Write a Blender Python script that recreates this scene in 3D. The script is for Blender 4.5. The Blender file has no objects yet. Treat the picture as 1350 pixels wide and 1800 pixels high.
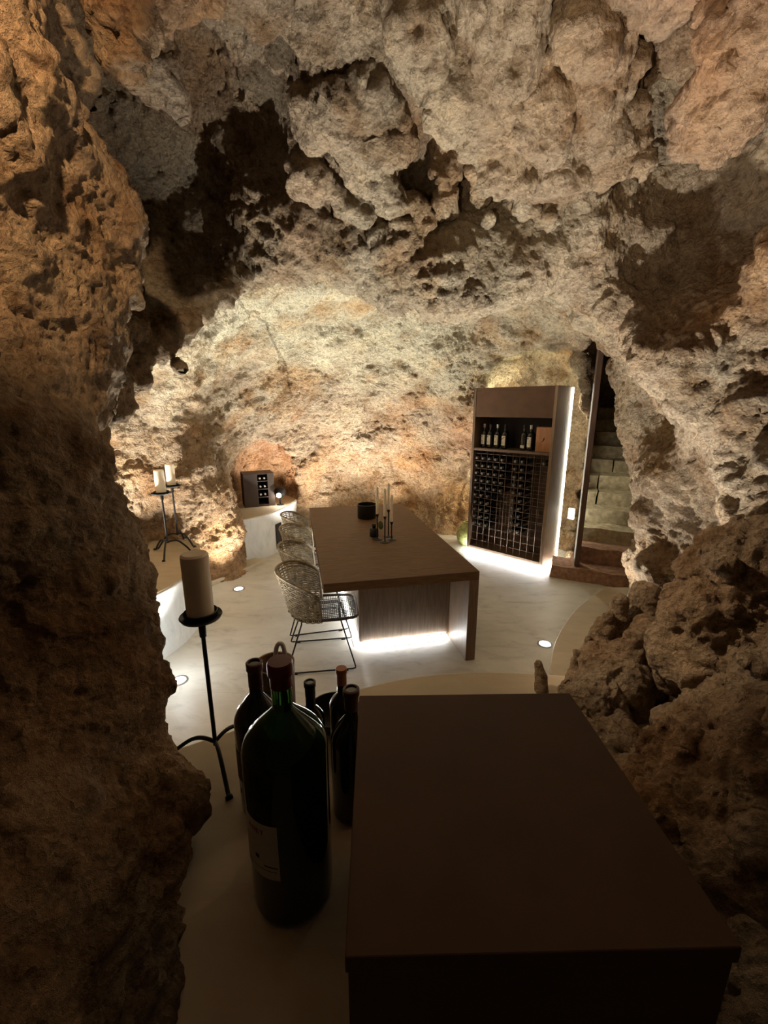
import bpy, bmesh, math, random
import numpy as np
from mathutils import Vector, Matrix

# ---------------------------------------------------------------- camera, world, exposure
SC = bpy.context.scene
COL = SC.collection
cam_d = bpy.data.cameras.new('camera')
cam_d.sensor_fit = 'VERTICAL'; cam_d.sensor_height = 36.0; cam_d.lens = 15.0
cam_d.clip_start = 0.02; cam_d.clip_end = 60
cam = bpy.data.objects.new('camera', cam_d); COL.objects.link(cam)
cam.location = (0, 0, 1.95)
cam.rotation_euler = (math.radians(90 - 13.856), 0, 0)
SC.camera = cam
world = bpy.data.worlds.new('world'); SC.world = world
world.use_nodes = True
world.node_tree.nodes['Background'].inputs[0].default_value = (0.9, 0.75, 0.6, 1)
world.node_tree.nodes['Background'].inputs[1].default_value = 0.007
vs = SC.view_settings
vs.view_transform = 'Standard'; vs.look = 'None'; vs.exposure = 1.3; vs.gamma = 1.0
vs.use_curve_mapping = False

LIGHT_GAIN = 1.0
def lamp(name, kind, loc, energy, color, target=None, **kw):
    d = bpy.data.lights.new(name, kind); d.energy = energy * LIGHT_GAIN; d.color = color
    for k, v in kw.items(): setattr(d, k, v)
    o = bpy.data.objects.new(name, d); COL.objects.link(o); o.location = loc
    if target is not None:
        o.rotation_euler = (Vector(target) - Vector(loc)).to_track_quat('-Z', 'Y').to_euler()
    return o

WARM = (1.0, 0.72, 0.42); NEUT = (1.0, 0.95, 0.87); COOL = (0.93, 0.97, 1.0)
# entrance lamps behind / above the viewpoint, plus two added fill spots in recesses
lamp('entrance_spot', 'SPOT', (-0.30, 0.10, 3.05), 52, (1.0, 0.69, 0.41), (-0.95, 0.80, 2.75), spot_size=math.radians(70), spot_blend=0.8, shadow_soft_size=0.03)
lamp('entrance_uplight', 'SPOT', (-0.45, -0.35, 1.65), 66, (1.0, 0.78, 0.53), (0.92, 1.55, 3.12), spot_size=math.radians(48), spot_blend=1.0, shadow_soft_size=0.03)
lamp('added_fill_left', 'SPOT', (-0.55, 1.95, 2.62), 40, (1.0, 0.74, 0.50), (1.06, 1.36, 1.2), spot_size=math.radians(36), spot_blend=1.0, shadow_soft_size=0.04)  # added in the left recess to light the stalagmites and boulder
lamp('added_fill_right', 'SPOT', (1.15, 1.98, 2.68), 5, (1.0, 0.72, 0.46), (-0.72, 0.85, 1.45), spot_size=math.radians(38), spot_blend=1.0, shadow_soft_size=0.04)  # added weak spot, brings out relief on the lower column
# hidden uplights of the chamber, set low behind rocks and ledges
lamp('ledge_uplight', 'SPOT', (0.75, 1.8, 0.1), 170, NEUT, (0.95, 2.4, 2.8), spot_size=math.radians(88), spot_blend=0.9, shadow_soft_size=0.04)

# ---------------------------------------------------------------- noise + implicit surfaces (numpy)
RNG = np.random.RandomState(7)
PERM = RNG.permutation(256).astype(np.int32); PERM = np.concatenate([PERM, PERM, PERM])
GR = RNG.normal(size=(256, 3)).astype(np.float32); GR /= np.linalg.norm(GR, axis=1)[:, None]
CP = RNG.rand(256, 3).astype(np.float32)

def perlin(p):
    i = np.floor(p).astype(np.int32); f = (p - i).astype(np.float32)
    i &= 255
    u = f * f * f * (f * (f * 6 - 15) + 10)
    out = 0
    for dx in (0, 1):
        wx = u[:, 0] if dx else 1 - u[:, 0]
        ax = PERM[i[:, 0] + dx]
        for dy in (0, 1):
            wy = wx * (u[:, 1] if dy else 1 - u[:, 1])
            ay = PERM[(ax + i[:, 1] + dy) & 511]
            for dz in (0, 1):
                w = wy * (u[:, 2] if dz else 1 - u[:, 2])
                g = GR[PERM[(ay + i[:, 2] + dz) & 511]]
                out = out + w * (g[:, 0] * (f[:, 0] - dx) + g[:, 1] * (f[:, 1] - dy) + g[:, 2] * (f[:, 2] - dz))
    return out * 1.5

def fbm(p, octaves=3, gain=0.5, lac=2.03):
    r = 0; a = 1.0; q = np.asarray(p, np.float32)
    for k in range(octaves):
        r = r + a * perlin(q + 17.3 * k); a *= gain; q = q * lac
    return r

def ridged(p, octaves=3, gain=0.5, lac=2.1):
    r = 0; a = 1.0; q = np.asarray(p, np.float32); n = 0
    for k in range(octaves):
        r = r + a * (1 - 2 * np.abs(perlin(q + 31.7 * k))); n += a; a *= gain; q = q * lac
    return r / n

def worley(p):
    """distance to the nearest and second nearest feature point"""
    i = np.floor(p).astype(np.int32); f = (p - i).astype(np.float32)
    d1 = np.full(len(p), 9.0, np.float32); d2 = d1.copy()
    for dx in (-1, 0, 1):
        ax = PERM[(i[:, 0] + dx) & 255]
        for dy in (-1, 0, 1):
            ay = PERM[(ax + i[:, 1] + dy) & 511 & 511]
            for dz in (-1, 0, 1):
                c = CP[PERM[(ay + i[:, 2] + dz) & 511]]
                d = (c[:, 0] + dx - f[:, 0]) ** 2 + (c[:, 1] + dy - f[:, 1]) ** 2 + (c[:, 2] + dz - f[:, 2]) ** 2
                m = np.maximum(d1, d); d1 = np.minimum(d1, d); d2 = np.minimum(d2, m)
    return np.sqrt(d1), np.sqrt(d2)

def ell(P, c, r):
    q = (P - np.array(c, np.float32)) / np.array(r, np.float32)
    k0 = np.sqrt((q * q).sum(1)) + 1e-6
    q2 = q / np.array(r, np.float32)
    k1 = np.sqrt((q2 * q2).sum(1)) + 1e-6
    return k0 * (k0 - 1) / k1

def cap(P, a, b, ra, rb):
    a = np.array(a, np.float32); b = np.array(b, np.float32); ab = b - a
    t = np.clip(((P - a) @ ab) / (ab @ ab), 0, 1)
    d = P - a - t[:, None] * ab
    return np.sqrt((d * d).sum(1)) - (ra + (rb - ra) * t)

def rbox(P, c, hs, rz, rad):
    q = P - np.array(c, np.float32)
    cs, sn = math.cos(-rz), math.sin(-rz)
    x = q[:, 0] * cs - q[:, 1] * sn; y = q[:, 0] * sn + q[:, 1] * cs
    d = np.abs(np.stack([x, y, q[:, 2]], 1)) - (np.array(hs, np.float32) - rad)
    return np.sqrt((np.maximum(d, 0) ** 2).sum(1)) + np.minimum(d.max(1), 0) - rad

def smin(a, b, k):
    h = np.clip(0.5 + 0.5 * (b - a) / k, 0, 1)
    return b * (1 - h) + a * h - k * h * (1 - h)

def upsample(F, n):
    for ax in range(3):
        m = F.shape[ax]
        t = np.arange((m - 1) * n + 1) / n
        i = np.minimum(t.astype(int), m - 2); w = (t - i).astype(np.float32)
        sh = [1, 1, 1]; sh[ax] = -1
        w = w.reshape(sh)
        F = np.take(F, i, ax) * (1 - w) + np.take(F, i + 1, ax) * w
    return F

def surface_net(F, org, h):
    """dual surface of F = 0 (rock where F < 0); quads face the open side"""
    S = F < 0
    nx, ny, nz = F.shape
    cnt = np.zeros((nx - 1, ny - 1, nz - 1), np.int8)
    offs = [(a, b, c) for a in (0, 1) for b in (0, 1) for c in (0, 1)]
    for a, b, c in offs:
        cnt += S[a:nx - 1 + a, b:ny - 1 + b, c:nz - 1 + c]
    act = (cnt > 0) & (cnt < 8)
    I = np.argwhere(act)
    idx = np.full(act.shape, -1, np.int32); idx[act] = np.arange(len(I))
    V = np.stack([F[I[:, 0] + a, I[:, 1] + b, I[:, 2] + c] for a, b, c in offs], 1)
    acc = np.zeros((len(I), 3), np.float32); n = np.zeros(len(I), np.float32)
    for e0 in range(8):
        for ax in range(3):
            o0 = offs[e0]
            if o0[ax]: continue
            o1 = list(o0); o1[ax] = 1; e1 = offs.index(tuple(o1))
            a, b = V[:, e0], V[:, e1]
            m = (a < 0) != (b < 0)
            t = np.where(m, a / np.where(m, a - b, 1), 0)
            p = np.tile(np.array(o0, np.float32), (len(I), 1)); p[:, ax] += t
            acc[m] += p[m]; n[m] += 1
    verts = (I + acc / n[:, None]) * h + np.array(org, np.float32)
    quads = []
    for ax in range(3):
        sl0 = [slice(None)] * 3; sl1 = [slice(None)] * 3
        sl0[ax] = slice(0, -1); sl1[ax] = slice(1, None)
        s0, s1 = S[tuple(sl0)], S[tuple(sl1)]
        E = np.argwhere(s0 != s1)
        b, c = [(1, 2), (2, 0), (0, 1)][ax]
        ok = (E[:, b] > 0) & (E[:, c] > 0) & (E[:, b] < F.shape[b] - 1) & (E[:, c] < F.shape[c] - 1)
        E = E[ok]
        if not len(E): continue
        flip = ~S[tuple(E.T)]
        def cell(db, dc):
            q = E.copy(); q[:, b] -= db; q[:, c] -= dc
            return idx[tuple(q.T)]
        Q = np.stack([cell(1, 1), cell(0, 1), cell(0, 0), cell(1, 0)], 1)
        Q[flip] = Q[flip][:, ::-1]
        quads.append(Q)
    Q = np.concatenate(quads)
    return verts.astype(np.float32), Q

def vnormals(v, q):
    n = np.cross(v[q[:, 2]] - v[q[:, 0]], v[q[:, 3]] - v[q[:, 1]])
    N = np.zeros_like(v)
    for k in range(4):
        for a in range(3):
            N[:, a] += np.bincount(q[:, k], n[:, a], len(v))
    return N / (np.linalg.norm(N, axis=1)[:, None] + 1e-9)

def relax(v, q, it=1, f=0.5):
    for _ in range(it):
        s = np.zeros_like(v); c = np.zeros(len(v), np.float32)
        for k in range(4):
            a, b = q[:, k], q[:, (k + 1) % 4]
            c += np.bincount(a, minlength=len(v)) + np.bincount(b, minlength=len(v))
            for x in range(3):
                s[:, x] += np.bincount(a, v[b, x], len(v)) + np.bincount(b, v[a, x], len(v))
        v = v * (1 - f) + f * s / np.maximum(c, 1)[:, None]
    return v

def mesh_from(name, v, q, mat, tint=None):
    me = bpy.data.meshes.new(name)
    me.vertices.add(len(v)); me.vertices.foreach_set('co', v.astype(np.float32).ravel())
    me.loops.add(q.size); me.loops.foreach_set('vertex_index', q.astype(np.int32).ravel())
    me.polygons.add(len(q))
    me.polygons.foreach_set('loop_start', np.arange(0, q.size, q.shape[1], dtype=np.int32))
    me.polygons.foreach_set('use_smooth', np.ones(len(q), bool))
    me.update(calc_edges=True)
    if tint is not None:
        at = me.attributes.new('tint', 'FLOAT_COLOR', 'POINT')
        at.data.foreach_set('color', np.concatenate([tint, np.ones((len(tint), 1))], 1).astype(np.float32).ravel())
    me.materials.append(mat)
    return me

# ---------------------------------------------------------------- materials
MATS = {}
def nodes_of(name):
    m = bpy.data.materials.new(name); m.use_nodes = True
    nt = m.node_tree; b = nt.nodes['Principled BSDF']
    return m, nt, b
def N(nt, typ, **kw):
    n = nt.nodes.new(typ)
    for k, v in kw.items():
        if k in n.inputs: n.inputs[k].default_value = v
        else: setattr(n, k, v)
    return n
def ramp(nt, fac, stops):
    r = nt.nodes.new('ShaderNodeValToRGB')
    el = r.color_ramp.elements
    while len(el) < len(stops): el.new(0.5)
    for e, (p, c) in zip(el, stops): e.position = p; e.color = (*c, 1) if len(c) == 3 else c
    nt.links.new(fac, r.inputs[0]); return r
def mixc(nt, fac, a, b, mode='MIX'):
    m = nt.nodes.new('ShaderNodeMix'); m.data_type = 'RGBA'; m.blend_type = mode
    for s, v in ((m.inputs[0], fac), (m.inputs[6], a), (m.inputs[7], b)):
        if hasattr(v, 'links'): nt.links.new(v, s)
        else: s.default_value = v if isinstance(v, (int, float)) else (*v, 1)
    return m.outputs[2]

def simple(name, col, rough=0.5, metal=0.0, var=0.0, scale=8, bump=0.0, bscale=60, stretch=None, **kw):
    m, nt, b = nodes_of(name)
    tc = N(nt, 'ShaderNodeTexCoord'); src = tc.outputs['Object']
    if stretch:
        mp = N(nt, 'ShaderNodeMapping'); mp.inputs['Scale'].default_value = stretch
        nt.links.new(src, mp.inputs[0]); src = mp.outputs[0]
    nz = N(nt, 'ShaderNodeTexNoise', Scale=scale, Detail=6.0); nt.links.new(src, nz.inputs['Vector'])
    lo = tuple(c * (1 - var) for c in col); hi = tuple(min(1, c * (1 + var)) for c in col)
    r = ramp(nt, nz.outputs[0], [(0.3, lo), (0.7, hi)])
    nt.links.new(r.outputs[0], b.inputs['Base Color'])
    b.inputs['Roughness'].default_value = rough; b.inputs['Metallic'].default_value = metal
    for k, v in kw.items(): b.inputs[k.replace('_', ' ')].default_value = v
    if bump:
        n2 = N(nt, 'ShaderNodeTexNoise', Scale=bscale, Detail=8.0); nt.links.new(src, n2.inputs['Vector'])
        bp = N(nt, 'ShaderNodeBump', Strength=bump, Distance=0.01); nt.links.new(n2.outputs[0], bp.inputs['Height'])
        nt.links.new(bp.outputs[0], b.inputs['Normal'])
    MATS[name] = m
    return m

def emit(name, col, strength):
    m, nt, b = nodes_of(name)
    b.inputs['Base Color'].default_value = (0.8, 0.8, 0.8, 1)
    b.inputs['Emission Color'].default_value = (*col, 1); b.inputs['Emission Strength'].default_value = strength
    MATS[name] = m; return m

def rock_material():
    m, nt, b = nodes_of('rock')
    geo = N(nt, 'ShaderNodeNewGeometry'); P = geo.outputs['Position']
    at = N(nt, 'ShaderNodeAttribute', attribute_name='tint')
    n1 = N(nt, 'ShaderNodeTexNoise', Scale=3.2, Detail=5.0, Roughness=0.62); nt.links.new(P, n1.inputs['Vector'])
    n2 = N(nt, 'ShaderNodeTexNoise', Scale=26.0, Detail=7.0, Roughness=0.78); nt.links.new(P, n2.inputs['Vector'])
    n3 = N(nt, 'ShaderNodeTexNoise', Scale=1.4, Detail=4.0); nt.links.new(P, n3.inputs['Vector'])
    c1 = ramp(nt, n1.outputs[0], [(0.30, (0.55, 0.42, 0.28)), (0.5, (1, 1, 1)), (0.72, (1.25, 1.2, 1.1))])
    c = mixc(nt, 1.0, at.outputs['Color'], c1.outputs[0], 'MULTIPLY')
    c2 = ramp(nt, n2.outputs[0], [(0.34, (0.36, 0.28, 0.20)), (0.49, (1, 1, 1)), (0.66, (1.45, 1.43, 1.38))])
    c = mixc(nt, 0.85, c, c2.outputs[0], 'MULTIPLY')
    # iron stains
    r3 = ramp(nt, n3.outputs[0], [(0.52, (0, 0, 0)), (0.68, (1, 1, 1))])
    c = mixc(nt, r3.outputs[0], c, mixc(nt, 1.0, c, (1.0, 0.80, 0.62), 'MULTIPLY'))
    nt.links.new(c, b.inputs['Base Color'])
    b.inputs['Roughness'].default_value = 0.92
    b.inputs['Specular IOR Level'].default_value = 0.25
    vor = N(nt, 'ShaderNodeTexVoronoi', Scale=55.0); vor.feature = 'F1'
    wv = N(nt, 'ShaderNodeTexNoise', Scale=30.0, Detail=1.0); nt.links.new(P, wv.inputs['Vector'])
    wm = nt.nodes.new('ShaderNodeVectorMath'); wm.operation = 'MULTIPLY_ADD'
    nt.links.new(wv.outputs['Color'], wm.inputs[0]); wm.inputs[1].default_value = (0.03, 0.03, 0.03); nt.links.new(P, wm.inputs[2])
    nt.links.new(wm.outputs[0], vor.inputs['Vector'])
    n4 = N(nt, 'ShaderNodeTexNoise', Scale=70.0, Detail=5.0, Roughness=0.78); nt.links.new(P, n4.inputs['Vector'])
    mx = nt.nodes.new('ShaderNodeMath'); mx.operation = 'MULTIPLY_ADD'
    nt.links.new(n4.outputs[0], mx.inputs[0]); mx.inputs[1].default_value = 1.6; nt.links.new(vor.outputs[0], mx.inputs[2])
    bp = N(nt, 'ShaderNodeBump', Strength=1.0, Distance=0.022); nt.links.new(mx.outputs[0], bp.inputs['Height'])
    nt.links.new(bp.outputs[0], b.inputs['Normal'])
    MATS['rock'] = m; return m
ROCK = rock_material()

# ---------------------------------------------------------------- the cave
def sm(a, b, x):
    t = np.clip((x - a) / (b - a), 0, 1); return t * t * (3 - 2 * t)

def rock_field(P):
    """signed field of the cave: negative in rock"""
    # open space
    v = ell(P, (0.05, 3.9, 0.5), (2.5, 2.75, 2.55))
    v = smin(v, ell(P, (1.95, 5.62, 1.2), (0.80, 0.66, 1.55)), 0.05)            # bay behind the wine cabinet
    v = smin(v, ell(P, (1.2, 4.6, 0.9), (1.38, 1.5, 2.1)), 0.15)
    v = smin(v, ell(P, (-2.05, 3.3, 1.2), (0.75, 1.05, 1.25)), 0.25)          # recess over the side bench
    v = smin(v, ell(P, (-1.75, 6.05, 0.95), (0.5, 0.8, 0.62)), 0.12)          # back niche
    v = np.minimum(v, rbox(P, (3.26, 5.70, 1.5), (0.52, 1.70, 2.2), -0.465, 0.12))   # stair well
    ent = ell(P, (0.25, 0.9, 1.95), (1.6, 2.0, 1.54))
    ent = smin(ent, ell(P, (-0.90, 2.0, 2.95), (0.60, 0.62, 0.62)), 0.15)      # dark recess upper left
    ent = smin(ent, ell(P, (1.34, 2.10, 2.86), (0.34, 0.42, 0.52)), 0.12)      # dark recess upper right
    v = smin(v, ent, 0.10)
    F = -v
    F = -v
    # lip of rock between entrance and chamber
    lip = cap(P, (-0.55, 2.65, 3.0), (0.38, 2.52, 2.60), 0.24, 0.25)
    lip = smin(lip, cap(P, (0.38, 2.52, 2.60), (1.15, 2.7, 2.86), 0.25, 0.24), 0.1)
    lip = smin(lip, cap(P, (1.15, 2.7, 2.88), (1.9, 3.0, 2.7), 0.24, 0.3), 0.1)
    F = smin(F, lip, 0.15)
    # right wall edge beside the stairs
    rw = cap(P, (2.25, 3.7, 3.0), (2.35, 3.6, 2.1), 0.42, 0.36)
    rw = smin(rw, cap(P, (2.35, 3.6, 2.1), (2.75, 3.6, 0.9), 0.36, 0.36), 0.2)
    rw = smin(rw, cap(P, (2.75, 3.6, 0.9), (2.9, 3.6, -0.1), 0.36, 0.4), 0.2)
    rw = smin(rw, cap(P, (2.2, 2.9, 1.4), (2.4, 2.9, 0.0), 0.45, 0.5), 0.3)
    F = smin(F, rw, 0.2)
    # pillar left of the back niche
    pl = cap(P, (-2.25, 4.75, 2.6), (-2.2, 4.8, 1.2), 0.45, 0.42)
    pl = smin(pl, cap(P, (-2.2, 4.8, 1.2), (-2.15, 4.85, -0.1), 0.42, 0.5), 0.15)
    F = smin(F, pl, 0.2)
    # rock left of the side bench (between the entrance column and the recess)
    # entrance column
    cl = cap(P, (-1.26, 1.15, 3.4), (-1.38, 1.2, 2.5), 0.55, 0.6)
    cl = smin(cl, cap(P, (-1.38, 1.2, 2.5), (-1.40, 1.1, 2.05), 0.6, 0.58), 0.1)
    cl = smin(cl, cap(P, (-1.40, 1.1, 2.05), (-1.20, 0.95, 1.5), 0.57, 0.50), 0.1)
    cl = smin(cl, cap(P, (-1.20, 0.95, 1.5), (-1.06, 0.83, 1.2), 0.50, 0.45), 0.1)
    cl = smin(cl, cap(P, (-1.06, 0.83, 1.2), (-0.83, 0.62, 0.9), 0.44, 0.42), 0.08)
    cl = smin(cl, cap(P, (-0.83, 0.62, 0.9), (-0.76, 0.1, 0.9), 0.42, 0.47), 0.08)
    F = smin(F, cl, 0.12)
    return F

def cave_noise(P):
    n = 0.11 * fbm(P * 1.7, 2) + 0.055 * ridged(P * 4.3 + 5, 2)
    return n

def tint_of(v):
    """colour of the stone itself: beige, with ochre, red and pale beds"""
    base = np.array([0.43, 0.33, 0.225]); pale = np.array([0.60, 0.555, 0.40]); och = np.array([0.47, 0.27, 0.115]); red = np.array([0.40, 0.19, 0.10])
    n = fbm(v * 1.3 + 3.1, 3); n2 = fbm(v * 2.7 + 9.7, 3)
    def blob(c, r): return np.exp(-(((v - np.array(c)) / np.array(r)) ** 2).sum(1))
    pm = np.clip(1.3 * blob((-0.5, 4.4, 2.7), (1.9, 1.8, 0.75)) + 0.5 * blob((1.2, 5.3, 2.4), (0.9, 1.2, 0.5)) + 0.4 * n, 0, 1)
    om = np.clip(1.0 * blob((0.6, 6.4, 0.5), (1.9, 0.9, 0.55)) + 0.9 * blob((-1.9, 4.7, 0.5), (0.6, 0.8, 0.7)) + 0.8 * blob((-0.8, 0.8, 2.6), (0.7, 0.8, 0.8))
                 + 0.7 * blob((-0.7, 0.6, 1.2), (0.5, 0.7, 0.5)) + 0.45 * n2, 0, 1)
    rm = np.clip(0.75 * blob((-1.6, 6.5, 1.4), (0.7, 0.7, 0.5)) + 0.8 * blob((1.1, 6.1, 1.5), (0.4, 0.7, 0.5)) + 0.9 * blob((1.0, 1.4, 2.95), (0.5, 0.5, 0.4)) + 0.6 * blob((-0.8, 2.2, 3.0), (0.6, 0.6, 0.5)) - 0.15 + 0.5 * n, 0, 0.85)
    c = base[None] * (1 - pm[:, None]) + pale[None] * pm[:, None]
    c = c * (1 - 0.75 * om[:, None]) + och[None] * 0.75 * om[:, None]
    c = c * (1 - 0.7 * rm[:, None]) + red[None] * 0.7 * rm[:, None]
    return c

def crust(v, n, amp, fine=1.0):
    """relief of the stone along the normal"""
    w = v + 0.05 * np.stack([perlin(v * 6 + 1), perlin(v * 6 + 7), perlin(v * 6 + 13)], 1)
    d = amp * 0.030 * ridged(w * np.array([7.5, 7.5, 9.5]) + 2, 3, 0.55)
    d1, d2 = worley(w * 13.0)
    d = d + amp * 0.020 * (0.55 - d1)
    pits = sm(0.10, 0.45, fbm(w * 3.3 + 40, 2))
    d = d - amp * 0.026 * pits * sm(0.0, 0.5, 0.5 - d1)
    calm = 1 - 0.55 * np.exp(-(((v - np.array([-0.3, 4.6, 2.7])) / np.array([1.7, 1.6, 0.7])) ** 2).sum(1))
    d = d * calm
    d = d + fine * amp * 0.010 * fbm(w * 38, 2, 0.6)
    return v + n * d[:, None]

def carve(name, lo, hi, h, n, amp=1.0, keep=None, field=rock_field, noise=cave_noise, band=0.4, tint=tint_of):
    lo = np.array(lo, float); hi = np.array(hi, float)
    m = np.ceil((hi - lo) / h).astype(int) + 1
    ax = [lo[k] + h * np.arange(m[k]) for k in range(3)]
    P = np.stack(np.meshgrid(*ax, indexing='ij'), -1).reshape(-1, 3).astype(np.float32)
    F = field(P)
    b = np.abs(F) < band
    F[b] += noise(P[b])
    F = upsample(F.reshape(m), n).astype(np.float32)
    v, q = surface_net(F, lo, h / n)
    v = relax(v, q, 1, 0.4)
    nn = vnormals(v, q)
    if keep is not None:
        q = q[keep(v[q].mean(1))]
        used = np.unique(q); mp = np.full(len(v), -1, np.int32); mp[used] = np.arange(len(used))
        v, nn, q = v[used], nn[used], mp[q]
    v2 = crust(v, nn, amp)
    return v2, q

def put(name, me, parent=None, **props):
    o = bpy.data.objects.new(name, me); COL.objects.link(o)
    if parent is not None: o.parent = parent
    for k, x in props.items(): o[k] = x
    return o

def rock_object(name, label, lo, hi, h, n, parent=None, kind='structure', **kw):
    v, q = carve(name, lo, hi, h, n, **kw)
    me = mesh_from(name, v, q, ROCK, tint_of(v))
    o = put(name, me, parent)
    if parent is None: o['label'] = label; o['kind'] = kind
    return o

import time
T0 = time.time()
# ---------------------------------------------------------------- cave shell
rock_object('wall_entrance', 'dark brown rock column rising beside the entrance, closest rock of all', (-2.0, -0.3, 0.80), (-0.10, 1.62, 3.8), 0.04, 4, amp=0.9, keep=lambda c: (c[:, 0] < -0.30) & (c[:, 1] < 1.60))
CEIL = rock_object('ceiling', 'rough rock ceiling over the entrance with hanging lumps', (-2.5, 0.1, 1.9), (2.3, 3.02, 3.8), 0.04, 3, amp=1.1, keep=lambda c: ~((c[:, 0] < -0.32) & (c[:, 1] < 1.58)) & (c[:, 2] > 2.13) & (c[:, 1] < 3.0))
rock_object('wall_right', 'rough pale rock wall on the near side of the stone stairs', (0.6, 0.1, -0.1), (3.4, 4.4, 3.7), 0.05, 3, keep=lambda c: (c[:, 0] > 0.7) & ~((c[:, 2] > 2.18) & (c[:, 1] < 2.98)) & (c[:, 1] < 4.35))
rock_object('wall_left', 'rough beige rock wall with a pillar behind the side bench', (-3.3, 1.5, -0.1), (-0.4, 5.6, 3.7), 0.05, 3, keep=lambda c: ((c[:, 0] < -1.15) | (c[:, 1] < 2.9)) & ~((c[:, 2] > 2.18) & (c[:, 1] < 2.98)) & (c[:, 1] < 5.5))
rock_object('wall_back', 'rough rock back wall and pale vault of the dining chamber', (-3.0, 2.9, -0.1), (4.7, 7.6, 3.9), 0.05, 3, keep=lambda c: (c[:, 1] > 2.96) & ~((c[:, 0] < -1.17) & (c[:, 1] < 5.48)) & ~((c[:, 0] > 0.72) & (c[:, 1] < 4.33)))

def lump(name, prims, h=0.025, n=2, amp=0.7, k=0.04, nz=0.03, parent=None, seed=0.0):
    """a single stone: smooth union of ellipsoids ('e') and tapered capsules ('c')"""
    lo = np.full(3, 9.0); hi = -lo
    for p in prims:
        if p[0] == 'e': a, b = np.array(p[1]) - np.array(p[2]), np.array(p[1]) + np.array(p[2])
        else:
            r = max(p[3], p[4]); a = np.minimum(p[1], p[2]) - r; b = np.maximum(p[1], p[2]) + r
        lo = np.minimum(lo, a); hi = np.maximum(hi, b)
    lo -= 0.09; hi += 0.09
    def field(P):
        F = None
        for p in prims:
            d = ell(P, p[1], p[2]) if p[0] == 'e' else cap(P, *p[1:])
            F = d if F is None else smin(F, d, k)
        return F
    v, q = carve(name, lo, hi, h, n, amp=amp, field=field, noise=lambda P: nz * fbm(P * 5.5 + seed, 2) + 0.6 * nz * ridged(P * 11 + seed, 2))
    o = put(name, mesh_from(name, v, q, ROCK, tint_of(v)), parent)
    return o

HANG = [
    [('c', (0.12, 1.72, 3.14), (0.52, 2.03, 2.90), 0.13, 0.115)],
    [('c', (0.34, 1.60, 3.12), (0.72, 2.02, 2.90), 0.13, 0.12)],
    [('c', (0.62, 1.60, 3.10), (0.88, 1.95, 2.92), 0.11, 0.10)],
    [('e', (-0.13, 2.08, 3.10), (0.26, 0.16, 0.11)), ('e', (-0.02, 2.14, 3.04), (0.17, 0.12, 0.10))],
    [('c', (0.98, 1.20, 3.00), (0.99, 1.52, 2.82), 0.16, 0.125)],
    [('e', (0.80, 1.42, 3.16), (0.28, 0.25, 0.14))],
    [('c', (0.29, 2.28, 3.00), (0.31, 2.33, 2.86), 0.075, 0.045)],
    [('c', (0.43, 2.25, 3.00), (0.45, 2.30, 2.84), 0.075, 0.055)],
    [('c', (0.60, 2.18, 3.00), (0.63, 2.24, 2.86), 0.085, 0.06)],
    [('c', (0.75, 2.24, 3.00), (0.79, 2.30, 2.82), 0.08, 0.06)],
    [('c', (-0.33, 2.30, 2.97), (0.02, 2.46, 2.84), 0.085, 0.07)],
    [('c', (-0.12, 2.20, 2.98), (0.20, 2.36, 2.84), 0.08, 0.07)],
    [('c', (-0.64, 1.28, 3.05), (-0.63, 1.30, 2.88), 0.09, 0.06), ('e', (-0.56, 1.34, 2.98), (0.07, 0.06, 0.07)), ('e', (-0.50, 1.42, 3.04), (0.07, 0.07, 0.08)), ('e', (-0.66, 1.33, 2.80), (0.035, 0.035, 0.04))],
    [('e', (-0.38, 1.60, 3.18), (0.12, 0.14, 0.10))],
    [('e', (1.60, 1.72, 2.72), (0.13, 0.13, 0.20))],
    [('c', (0.90, 1.86, 2.98), (0.99, 1.90, 2.86), 0.06, 0.045)],
    [('c', (-0.80, 1.70, 3.10), (-0.72, 1.80, 2.98), 0.10, 0.07)],
]
for k, pr in enumerate(HANG):
    ext = []
    for p in pr:                                    # root each stone in the ceiling above it
        for e, r in ([(p[1], min(p[2]))] if p[0] == 'e' else [(p[1], p[3]), ((np.array(p[1]) + np.array(p[2])) / 2, p[4] * 0.8)]):
            ext.append(('c', tuple(e), (e[0], e[1], e[2] + 0.28), r * 0.9, r))
    lump('hanging_rock', pr + ext, parent=CEIL, seed=3.7 * k, amp=1.0, nz=0.05)

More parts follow.
